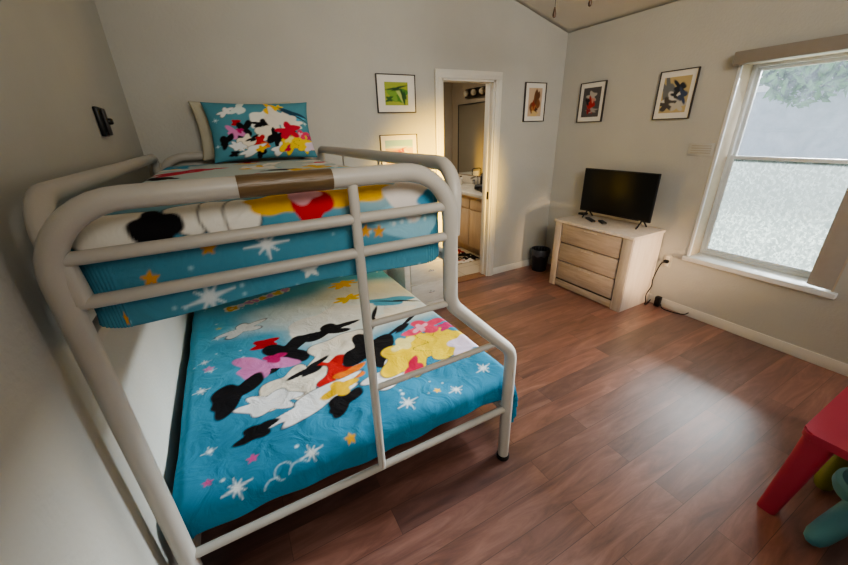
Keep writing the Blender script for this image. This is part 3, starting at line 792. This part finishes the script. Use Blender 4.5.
# ------------------------------------------------------------------ pictures
def art_print(P2, kind, w, h):
    X, Y = P2
    if kind == 'leaf':
        p = Print(X, Y, L3(168, 178, 76), .012)
        p.blob((.02, -.01), .08, .055, (84, 138, 56), .2, .2, 4, .4); p.blob((-.03, .0), .045, .05, (128, 168, 70), .6, .25, 3, 1)
        p.blob((.03, -.01), .014, .06, (190, 206, 120), .5, .2, 3, .2); p.blob((.0, .04), .07, .012, (40, 76, 40), .2, .4, 3, .2); p.blob((.065, -.02), .02, .05, (44, 84, 44), .2, .3, 3, 1.2)
        p.blob((-.07, -.04), .03, .02, (60, 100, 50), .4, .3, 4, .2)
    elif kind == 'beach':
        b0 = np.where((Y > .035)[:, None], L3(160, 196, 202)[None], L3(222, 190, 140)[None])
        p = Print(X, Y, b0, .012)
        p.blob((0, .04), .12, .008, (220, 226, 214), 0, .2, 4, .2); p.blob((-.04, .0), .09, .018, (206, 140, 92), .3, .3, 4, .2)
        p.blob((.03, -.01), .035, .03, (180, 84, 60), .1, .3, 5, 1.2); p.blob((.06, -.015), .03, .025, (226, 214, 196), .1, .3, 5, .2); p.blob((.0, -.05), .1, .03, (190, 110, 84), .1, .3, 5, .2)
        p.blob((.03, -.03), .015, .012, (70, 50, 50), .1, .3, 5, .2)
    elif kind == 'brown':
        p = Print(X, Y, L3(206, 180, 152), .012)
        p.blob((0, -.03), .055, .11, (128, 84, 52), -.25, .25, 4, .2); p.blob((.025, .055), .03, .06, (110, 72, 48), -.3, .3, 3, .4); p.blob((-.01, -.05), .03, .04, (176, 116, 70), .3, .3, 4, 1.4)
        p.blob((-.02, -.02), .02, .03, (150, 64, 44), .3, .3, 4, 2.4); p.blob((0, -.11), .05, .03, (216, 186, 130), .1, .2, 4, .3); p.blob((.02, -.07), .02, .02, (90, 58, 40), .1, .3, 4, .8)
    elif kind == 'red':
        p = Print(X, Y, L3(92, 88, 86), .012)
        p.blob((.0, .05), .05, .045, (186, 178, 166), .3, .25, 5, .4); p.blob((.0, -.02), .04, .06, (176, 50, 50), .2, .28, 4, 1.4); p.blob((-.04, .01), .022, .03, (46, 38, 40), .2, .3, 3, .4)
        p.blob((.02, -.075), .055, .02, (170, 160, 150), .1, .25, 5, .4); p.blob((-.02, -.08), .025, .02, (150, 44, 48), .2, .3, 3, 1.4); p.blob((.02, .02), .02, .02, (206, 140, 120), .2, .3, 3, 1.4)
    else:
        p = Print(X, Y, L3(198, 178, 132), .012)
        p.blob((-.06, .03), .05, .10, (120, 122, 124), .3, .3, 5, 1.4); p.blob((-.01, -.03), .07, .05, (214, 210, 202), .5, .3, 5, .4); p.blob((.03, .05), .035, .055, (52, 56, 64), .9, .35, 4, 2.4)
        p.blob((-.05, -.07), .06, .045, (84, 80, 78), .2, .35, 5, .4); p.blob((.04, -.08), .06, .035, (196, 190, 180), .2, .3, 5, 1.4); p.blob((.06, -.01), .03, .05, (70, 82, 108), .2, .35, 4, .4); p.blob((.0, .0), .02, .03, (60, 60, 62), .7, .35, 3, .4)
    return p.C
def picture(wall, a0, a1, z0, z1, mw, mh, kind, label):
    """wall 'b' (runs along x) or 'r' (runs along y)"""
    w_, h_ = abs(a1 - a0), z1 - z0; ca, cz = (a0 + a1) / 2, (z0 + z1) / 2
    if wall == 'b': M = Matrix(((1, 0, 0, ca), (0, 0, -1, 0), (0, 1, 0, cz), (0, 0, 0, 1)))
    else: M = Matrix(((0, 0, -1, W), (-1, 0, 0, ca), (0, 1, 0, cz), (0, 0, 0, 1)))
    t = thing('framed_picture', label, 'picture', M @ Vector((0, -h_/2, 0)), 'framed pictures around the room')
    b = B(); f = .0065
    for q in (((-w_/2, -h_/2, .001), (-w_/2 + f, h_/2, .024)), ((w_/2 - f, -h_/2, .001), (w_/2, h_/2, .024)), ((-w_/2 + f, -h_/2, .001), (w_/2 - f, -h_/2 + f, .024)), ((-w_/2 + f, h_/2 - f, .001), (w_/2 - f, h_/2, .024))):
        box(b, q[0], q[1], .002, 2, M)
    obj('frame', b, FRAMEB, t)
    obj('mat', box(B(), (-w_/2 + f, -h_/2 + f, .002), (w_/2 - f, h_/2 - f, .014), 0, 2, M), MATB, t)
    n = 60; a = np.linspace(-.5, .5, n); Uu, Vv = [q.ravel() for q in np.meshgrid(a, a, indexing='ij')]
    X, Y = Uu * mw, Vv * mh
    P = np.stack([X, Y, np.full_like(X, .0155)], 1) @ np.array(M.to_3x3()).T + np.array(M.translation)
    grid_mesh('print', P, n, n, art_print((X, Y), kind, mw, mh), ARTM, t)
picture('b', 1.687, 2.046, 1.759, 2.05, .215, .175, 'leaf', 'white matted picture of green leafy shapes, upper one left of the bathroom door')
picture('b', 1.685, 2.046, 1.296, 1.588, .27, .20, 'beach', 'white matted picture of sand and blue sky, lower one left of the bathroom door')
picture('b', 3.306, 3.595, 1.665, 2.03, .185, .265, 'brown', 'framed picture of brown shapes between the bathroom door and the room corner')
picture('r', -.256, -.547, 1.64, 2.002, .20, .265, 'red', 'framed picture with red and grey shapes above the dresser, nearest the corner')
picture('r', -1.054, -1.347, 1.637, 2.001, .21, .265, 'grey', 'framed picture of black and grey shapes on tan, nearest the window')

# ------------------------------------------------------------------ small wall fittings
pl = thing('wall_plaque', 'faint pale ridged plaque on the wall beside the window', 'plaque', (W, -1.49, 1.35))
obj('plate', box(B(), (W - .008, -1.585, 1.358), (W, -1.40, 1.452), .003), WALLC, pl)
b = B()
for k in range(4): box(b, (W - .0105, -1.565, 1.376 + .018*k), (W - .0075, -1.42, 1.382 + .018*k), .001)
obj('ridges', b, mat('plaque_ridge', (176, 168, 154), .7), pl)
bk = thing('wall_bracket', 'small black bracket with a round knob on the left wall above the bunk', 'bracket', (0, -.86, 1.63))
obj('plate', box(B(), (0.001, -.915, 1.632), (.018, -.838, 1.752), .004), BLACKP, bk)
obj('cover', box(B(), (.0175, -.872, 1.636), (.03, -.834, 1.748), .005), mat('dark_grey_plastic', (58, 54, 52), .45), bk)
obj('knob', lathe(B(), [(0, 0), (.014, 0), (.013, .012), (.010, .016), (0, .016)], (0, 0, 0), 18, Matrix.Translation((.0295, -.842, 1.694)) @ Matrix.Rotation(PI/2, 4, 'Y')), BLACKP, bk)

# ------------------------------------------------------------------ ceiling fan
fx, fy = 1.97, -1.70
fan = thing('ceiling_fan', 'ceiling fan with a glass light globe and two pull chains hanging from the sloped ceiling', 'ceiling fan', (fx, fy, ceil_z(fx)))
obj('canopy', lathe(B(), [(0, 0), (.03, 0), (.07, .06), (.075, .12), (0, .12)], (fx, fy, ceil_z(fx) - .09), 28), WHITE, fan)
obj('downrod', tube(B(), [(fx, fy, 2.6), (fx, fy, ceil_z(fx) - .05)], .013, 12), WHITE, fan)
obj('motor', lathe(B(), [(0, 0), (.06, 0), (.11, .03), (.12, .10), (.10, .15), (.04, .18), (0, .18)], (fx, fy, 2.44), 32), WHITE, fan)
FANB = wood_mat('fan_blade_white', (206, 198, 186), (218, 210, 198), (2, 2, 2))
for k in range(5):
    M = Matrix.Translation((fx, fy, 2.49)) @ Matrix.Rotation(2*PI*k/5 + .4, 4, 'Z') @ Matrix.Rotation(.2, 4, 'X')
    out = [(.15, -.03), (.22, -.055), (.55, -.07), (.60, -.05), (.615, 0), (.60, .05), (.55, .07), (.22, .055), (.15, .03)]
    b = B(); prism(b, [M @ Vector((x, y, 0)) for x, y in out], M.to_3x3() @ Vector((0, 0, .006))); bl = obj('blade', b, FANB, fan)
    b = B(); tube(b, [M @ Vector((.09, 0, -.002)), M @ Vector((.22, 0, -.006))], .012, 8); obj('blade_iron', b, DARKM, bl)
obj('light_kit', lathe(B(), [(0, 0), (.055, 0), (.06, .06), (.05, .12), (0, .12)], (fx, fy, 2.325), 28), WHITE, fan)
gm = mat('frosted_globe', (214, 206, 194), .3, .02, 10)
obj('globe', lathe(B(), [(0, 0), (.03, .003), (.062, .022), (.078, .055), (.082, .09), (.072, .13), (.058, .15)], (fx, fy, 2.175 - .05), 32), gm, fan)
for x, y, zb in ((1.873, -1.70, 2.054), (2.093, -1.70, 2.116)):
    ch = obj('pull_chain', tube(B(), [(fx + (x - fx) * .55, y, 2.36), (x - (x - fx) * .1, y, 2.33), (x, y, 2.28), (x, y, zb + .03)], .0014, 6), DARKM, fan)
    obj('fob', lathe(B(), [(0, 0), (.0065, .004), (.008, .014), (.0055, .028), (.003, .04), (0, .041)], (x, y, zb), 14), BRASS, ch)

# ------------------------------------------------------------------ bathroom contents
va = thing('vanity_cabinet', 'tan wooden vanity cabinet seen through the bathroom door', 'vanity', (3.5, 1.1, 0))
vx, vy0, vy1 = 3.22, .16, 2.04
b = B(); box(b, (vx + .02, vy0, .09), (BX1 - .002, vy1, .80)); box(b, (vx + .08, vy0 + .02, 0), (BX1 - .002, vy1, .09))
obj('body', b, TANCAB, va)
ys = [vy0 + .03 + k * .305 for k in range(7)]
for k in range(6):
    y0, y1 = ys[k] + .006, min(ys[k+1] - .006, vy1 - .01)
    obj('drawer', box(B(), (vx + .003, y0, .635), (vx + .0195, y1, .765), .004), TANCAB, va)
    dd = obj('door', box(B(), (vx + .003, y0, .115), (vx + .0195, y1, .615), .004), TANCAB, va)
    obj('hinge', box(B(), (vx, y0 + (.02 if k % 2 else .255), .34), (vx + .004, y0 + (.03 if k % 2 else .265), .46), .001), DARKM, dd)
ct = thing('countertop', 'pale bathroom countertop with backsplash on the tan vanity', 'countertop', (3.48, 1.1, .79))
b = B(); box(b, (vx - .03, vy0 - .02, .803), (BX1 - .002, vy1 + .006, .85), .006, 3); obj('slab', b, MARBLE, ct)
b = B(); box(b, (BX1 - .022, vy0 - .02, .851), (BX1 - .002, vy1, .95), .003); box(b, (vx, BY1 - .022, .851), (BX1 - .022, BY1 - .002, .949), .003); obj('backsplash', b, MARBLE, ct)
obj('sink_rim', lathe(B(), [(.20, 0), (.215, .004), (.20, .008), (.17, .004), (.16, .001)], (3.47, 1.25, .849), 36), MARBLE, ct)
fc = thing('faucet', 'chrome faucet at the back of the bathroom counter', 'faucet', (3.68, 1.25, .852))
obj('spout', tube(B(), fillet([(3.69, 1.25, .8525), (3.69, 1.25, .98), (3.56, 1.25, .95)], .04, 6), .013, 12), CHROME, fc)
for s in (-1, 1): obj('handle', lathe(B(), [(0, 0), (.022, 0), (.018, .03), (.026, .045), (.02, .065), (0, .068)], (3.69, 1.25 + s * .1, .8525), 18), CHROME, fc)
mr_ = thing('wall_mirror', 'large frameless mirror above the bathroom counter', 'mirror', (BX1, 1.1, .95))
mm, nt, bb = nmat('mirror_glass'); bb.inputs['Metallic'].default_value = 1; bb.inputs['Roughness'].default_value = .04; bb.inputs['Base Color'].default_value = (.62, .62, .58, 1)
obj('glass', box(B(), (BX1 - .008, .25,   .965), (BX1 - .003, 1.86, 1.94)), mm, mr_)
b = B(); box(b, (BX1 - .012, 1.858, .96), (BX1 - .002, 1.872, 1.95), .001); box(b, (BX1 - .012, .25, 1.938), (BX1 - .002, 1.872, 1.95), .001); obj('edge_strip', b, DARKM, mr_)
lb = thing('vanity_light', 'dark bar light with round bulbs above the bathroom mirror', 'wall light', (BX1, 1.2, 2.02))
obj('backplate', box(B(), (BX1 - .05, .75, 2.015), (BX1 - .002, 1.64, 2.13), .006), mat('bronze_bar', (48, 40, 32), .35, .1, 20, metal=.4), lb)
for k in range(5):
    obj('bulb', lathe(B(), [(0, -.042), (.025, -.034), (.04, -.012), (.04, .012), (.025, .034), (0, .042)], (BX1 - .088, .83 + k * .183, 2.072), 18), mat('bulb_glass', (170, 160, 140), .2, .02, 8), lb)
# rug
n = 90; a = np.linspace(0, 1, n); Uu, Vv = [q.ravel() for q in np.meshgrid(a, a, indexing='ij')]
RX, RY = 2.66 + Uu * .60, .50 + Vv * .80
p = Print(RX, RY, L3(186, 172, 146), .006)
rg2 = random.Random(4)
for i in range(30):
    p.blob((rg2.uniform(2.68, 3.24), rg2.uniform(.52, 1.28)), rg2.uniform(.05, .11), rg2.uniform(.04, .07), rg2.choice([(30, 26, 26), (30, 26, 26), (150, 40, 40), (226, 220, 208), (120, 100, 80)]), rg2.uniform(0, 3), .3, 4, rg2.uniform(0, 6))
rug = grid_mesh('bath_rug', np.stack([RX, RY, .014 + .002 * wob(RX, RY, 40)], 1), n, n, p.C, vcol_mat('rug_pile', .95, .5, 220, .1), None, (2.96, .82, 0), .012)
put(rug, 'patterned black red and beige rug on the bathroom floor', 'rug')
# things on the counter
bt = thing('bottle_caddy', 'dark caddy at the far end of the bathroom counter', 'caddy', (3.42, 1.80, .852))
obj('tray', box(B(), (3.33, 1.70, .852), (3.52, 1.92, .89), .006), BLACKP, bt)
obj('bar', tube(B(), fillet([(3.34, 1.81, .88), (3.34, 1.81, 1.02), (3.51, 1.81, 1.02), (3.51, 1.81, .88)], .03, 5), .008, 8), BLACKP, bt)
def bottle(name, c, r, h, m, label, capm, cat='bottle'):
    t = thing(name, label, cat, (c[0], c[1], .851))
    obj('body', lathe(B(), [(0, .001), (r * .95, .001), (r, .006), (r, h * .68), (r * .8, h * .76), (r * .35, h * .82), (r * .35, h * .86)], (c[0], c[1], .851), 20), m, t)
    obj('cap', lathe(B(), [(r * .42, h * .86), (r * .45, h * .87), (r * .45, h), (0, h)], (c[0], c[1], .851), 16), capm, t)
bottle('soap_bottle', (3.46, 1.56, 0), .032, .16, mat('clear_blue', (150, 170, 176), .2), 'pale soap bottle on the bathroom counter next to the dark caddy', BLACKP)
bottle('spray_bottle', (3.60, 1.02, 0), .034, .20, mat('dark_bottle', (34, 32, 30), .3), 'dark round shouldered bottle by the bathroom mirror', BLACKP)
bottle('lotion_bottle', (3.56, 1.50, 0), .03, .12, mat('white_bottle', (210, 204, 190), .4), 'short white bottle on the bathroom counter', mat('brown_cap', (84, 60, 44), .5))
hd = thing('hair_dryer', 'black hair dryer lying on the near end of the bathroom counter', 'hair dryer', (3.42, .72, .851))
obj('barrel', tube(B(), [(3.34, .84, .897), (3.37, .80, .897), (3.47, .66, .897), (3.50, .62, .897)], [.03, .042, .04, .028], 16), BLACKP, hd)
obj('handle', tube(B(), [(3.38, .79, .892), (3.33, .70, .876), (3.30, .62, .873)], [.022, .02, .018], 12), BLACKP, hd)

# ------------------------------------------------------------------ children's table and stools
kt = thing('kids_table', 'red plastic children\'s table beside the two small plastic stools', 'table', (2.65, -3.13, 0))
kx0, kx1, ky0, ky1, kz = 2.262, 3.15, -3.42, -2.858, .462
b = B()
def rrect(x0, x1, y0, y1, r, n=8):
    out = []
    for cx_, cy_, a0 in ((x1 - r, y1 - r, 0), (x0 + r, y1 - r, PI/2), (x0 + r, y0 + r, PI), (x1 - r, y0 + r, 1.5*PI)):
        out += [(cx_ + r * math.cos(a0 + PI/2*k/n), cy_ + r * math.sin(a0 + PI/2*k/n)) for k in range(n + 1)]
    return out
prism(b, [(x, y, kz - .036) for x, y in rrect(kx0, kx1, ky0, ky1, .035)], (0, 0, .036))
bmesh.ops.bevel(b, geom=[e for e in b.edges if abs(e.verts[0].co.z - e.verts[1].co.z) < 1e-5], offset=.007, segments=2, affect='EDGES')
obj('tabletop', b, RED, kt)
for x, y, sx, sy in ((kx0, ky1, 1, -1), (kx1, ky1, -1, -1), (kx0, ky0, 1, 1), (kx1, ky0, -1, 1)):
    b = B(); rings = []
    for z, o, s in ((kz - .035, .006, .098), (.30, .0, .088), (.10, -.012, .074), (.0, -.018, .066)):
        rings.append([b.verts.new((x + sx * (o + qx), y + sy * (o + qy), z)) for qx, qy in rrect(0, s, 0, s, s * .28, 4)])
    for a_, c_ in zip(rings, rings[1:]):
        for k in range(len(a_)): b.faces.new((a_[k], a_[(k+1) % len(a_)], c_[(k+1) % len(a_)], c_[k]))
    b.faces.new(rings[0]); b.faces.new(rings[-1][::-1])
    obj('leg', b, RED, kt)
def stool(cx, cy, m, label, angs, zs=.215):
    t = thing('kids_stool', label, 'stool', (cx, cy, 0), 'small plastic stools by the red table')
    obj('seat', lathe(B(), [(0, zs - .075), (.10, zs - .075), (.122, zs - .062), (.13, zs - .04), (.127, zs - .014), (.11, zs), (.05, zs - .006), (0, zs - .008)], (cx, cy, 0), 40), m, t)
    for a in angs:
        dx_, dy_ = math.cos(a), math.sin(a)
        pa = [(cx + dx_ * q, cy + dy_ * q, z) for q, z in ((.07, zs - .055), (.14, .118), (.21, .078), (.265, .046), (.286, .028), (.294, .018))]
        obj('leg', tube(B(), pa, [.046, .044, .042, .038, .028, .012], 18), m, t)
rd = math.radians
stool(2.50, -3.10, TEAL, 'teal plastic kids stool beside the red table leg, nearest the camera', (rd(165), rd(285), rd(15)))
stool(2.865, -2.955, OLIVE, 'olive green plastic kids stool under the red table behind the teal one', (rd(180), rd(262), rd(335)))

# ------------------------------------------------------------------ lights
def area(name, loc, target, sx, sy, power, rgb, spread=PI):
    l = bpy.data.lights.new(name, 'AREA'); l.shape = 'RECTANGLE'; l.size = sx; l.size_y = sy; l.energy = power; l.color = rgb; l.spread = spread
    o = bpy.data.objects.new(name, l); COL.objects.link(o); o.location = loc
    o.rotation_euler = (Vector(target) - Vector(loc)).to_track_quat('-Z', 'Y').to_euler(); return o
area('sky_light', (W + 6.0, -1.9, 3.75), (W, -2.05, 1.3), 3.6, 1.3, 6500, (.90, .96, 1.0))
area('side_fill_light', (W - .12, -3.75, 1.15), (.1, -1.0, .5), .9, 1.2, 12, (.95, .97, 1.0))  # added fill from the right for bed and left wall, no window there
area('rear_fill_light', (1.2, -4.3, 2.6), (2.9, -.1, 1.6), 1.6, 1.0, 27, (1.0, .95, .86), math.radians(95))  # added soft fill behind the camera, stands for no fixture
area('bathroom_fill_light', (2.5, 1.0, BH - .03), (2.6, 1.0, 0), .5, .5, 17, (1.0, .92, .78))  # added fill under the bathroom ceiling, out of view, no fixture there
def spot(name, loc, target, power, size, rgb, soft):
    l = bpy.data.lights.new(name, 'SPOT'); l.energy = power; l.color = rgb; l.spot_size = math.radians(size); l.spot_blend = 1.0; l.shadow_soft_size = soft
    o = bpy.data.objects.new(name, l); COL.objects.link(o); o.location = loc
    o.rotation_euler = (Vector(target) - Vector(loc)).to_track_quat('-Z', 'Y').to_euler()
spot('warm_beam', (2.0, -4.3, 1.75), (2.3, 0, 1.05), 5200, 22, (1.0, .60, .05), .15)
spot('low_warm_beam', (2.9, -4.35, .75), (3.62, -1.4, .42), 560, 20, (1.0, .68, .40), .12)

wd = bpy.data.worlds.new('overcast_sky'); SC.world = wd; wd.use_nodes = True
nt = wd.node_tree; bg = nt.nodes['Background']
tc = node(nt, 'ShaderNodeTexCoord'); gr = node(nt, 'ShaderNodeTexGradient'); mp = node(nt, 'ShaderNodeMapping')
mp.inputs['Rotation'].default_value = (0, PI/2, 0)
nt.links.new(tc.outputs['Generated'], mp.inputs['Vector']); nt.links.new(mp.outputs[0], gr.inputs['Vector'])
rp = node(nt, 'ShaderNodeValToRGB'); rp.color_ramp.elements[0].color = (.86, .92, 1.0, 1); rp.color_ramp.elements[1].color = (.95, .97, 1.0, 1)
nt.links.new(gr.outputs['Fac'], rp.inputs['Fac']); nt.links.new(rp.outputs['Color'], bg.inputs['Color'])
bg.inputs['Strength'].default_value = 1.35

# ------------------------------------------------------------------ camera
cam = bpy.data.cameras.new('camera'); cam.sensor_width = 36; cam.lens = 354.44 / 848 * 36; cam.clip_start = .02
co = bpy.data.objects.new('camera', cam); COL.objects.link(co)
yaw, pitch, roll = 0.4874, 0.4052, -0.0329
fw = Vector((math.sin(yaw)*math.cos(pitch), math.cos(yaw)*math.cos(pitch), -math.sin(pitch)))
r_ = Vector((math.cos(yaw), -math.sin(yaw), 0)); u_ = r_.cross(fw)
c_, s_ = math.cos(roll), math.sin(roll)
right, up = c_*r_ + s_*u_, -s_*r_ + c_*u_
Mx = Matrix((right, up, -fw)).transposed().to_4x4(); Mx.translation = (.4387, -3.092, 1.6135)
co.matrix_world = Mx
SC.camera = co
SC.view_settings.view_transform = 'AgX'
SC.view_settings.look = 'AgX - Medium High Contrast'
SC.view_settings.exposure = 0.0
